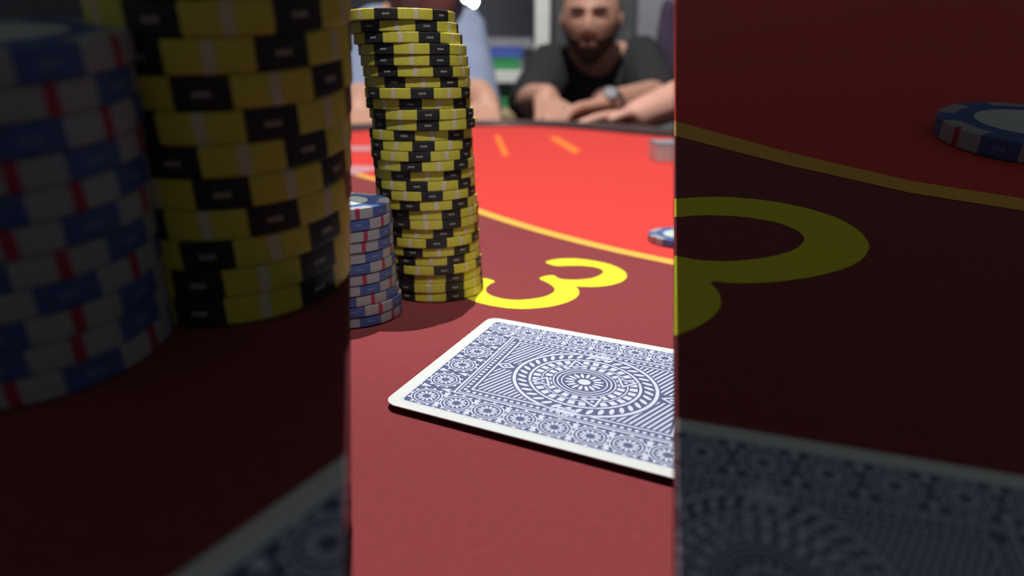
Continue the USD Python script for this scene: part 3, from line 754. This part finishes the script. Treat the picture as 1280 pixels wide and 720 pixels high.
t = thing('storage_box', 'green storage box under the white shelf', 'box', (at_y(627, 110, YS)[0], YS + 0.15, zlo)); part(t, 'box_body', box(0.055, 0.2, 0.22, (0, 0, 0.11), 0.004), 'box_green'); part(t, 'lid', box(0.058, 0.205, 0.03, (0, 0, 0.2351), 0.004), 'box_green')
t = thing('storage_box', 'black storage box under the white shelf by the post', 'box', (at_y(652, 110, YS)[0], YS + 0.15, zlo)); part(t, 'box_body', box(0.06, 0.2, 0.21, (0, 0, 0.105), 0.004), 'shelf_shadow'); part(t, 'lid', box(0.064, 0.205, 0.03, (0, 0, 0.2251), 0.004), 'shelf_shadow')
# dark and light cabinet doors right of the post
cab = thing('tall_cabinet', 'tall cabinet with dark and pale grey doors behind the bearded man', 'cabinet', (0, 0, 0))
YCB = 2.72
x0, x1, x2, x3 = at_y(692, 0, YCB)[0], at_y(757, 0, YCB)[0], at_y(797, 0, YCB)[0], at_y(960, 0, YCB)[0]
part(cab, 'carcass', box(x3 - x0, 0.24, 1.9, ((x0 + x3) / 2, YCB + 0.145, FLOOR + 0.95), 0.004), 'panel_grey')
for a, b, m in ((x0, x1, 'panel_grey'), (x1, x2, 'panel_grey'), (x2, (x2 + x3) / 2, 'panel_light'), ((x2 + x3) / 2, x3, 'panel_light')):
    dr = part(cab, 'door', box(b - a - 0.006, 0.022, 1.86, ((a + b) / 2, YCB + 0.012, FLOOR + 0.95), 0.004), m)
    part(str(dr.GetPath()), 'handle', trimesh.creation.cylinder(radius=0.006, segment=[[b - 0.03, YCB - 0.012, FLOOR + 0.85], [b - 0.03, YCB - 0.012, FLOOR + 1.0]], sections=12), 'watch_steel')
# a dark coat on a hook on the pale door, and a pale cushion low at its foot
cp = at_y(833, 40, YCB - 0.04)
coat = man([(cp + [0, 0, 0.09], 0.022, cp + [-0.012, 0, -0.12], 0.035), (cp + [0.01, 0, 0.08], 0.02, cp + [0.03, 0, -0.13], 0.035)], 0.012, 4)
ct = thing('hanging_coat', 'dark purple coat hanging on the pale cabinet door', 'coat'); part(ct, 'cloth', coat, 'coat_purple', True)
part(ct, 'hook', trimesh.creation.cylinder(radius=0.004, segment=[cp + [0.003, 0.0, 0.10], cp + [0.003, 0.041, 0.11]], sections=10), 'watch_steel')
# low side table with a pale top behind the far rail
sp_ = at_y(640, 140, 2.1)
sd = thing('side_table', 'low side table with a pale wooden top behind the far rail', 'table', (sp_[0], 2.14, FLOOR))
ht = at_y(640, 138, 2.1)[2] - FLOOR
part(sd, 'top', box(0.14, 0.26, 0.045, (0, 0, ht - 0.0225), 0.004), 'pale_wood')
for sx in (-0.055, 0.055):
    for sy in (-0.11, 0.11):
        part(sd, 'leg', box(0.022, 0.022, ht - 0.046, (sx, sy, (ht - 0.046) / 2 + 0.0005), 0.002), 'dark_wood')
# round wall lamp, glaring white at the top of the picture
lp = at_y(588, 1, 2.62)
wl = thing('globe_lamp', 'small round white globe lamp glowing above the storage boxes', 'lamp', lp)
part(wl, 'globe', trimesh.creation.icosphere(4, 0.024), 'bulb', True)
zs = za + 0.42 - 0.016 - lp[2]
part(wl, 'stem', trimesh.creation.cylinder(radius=0.006, segment=[[0, 0.012, 0.02], [0, 0.065, zs]], sections=12), 'black_metal')
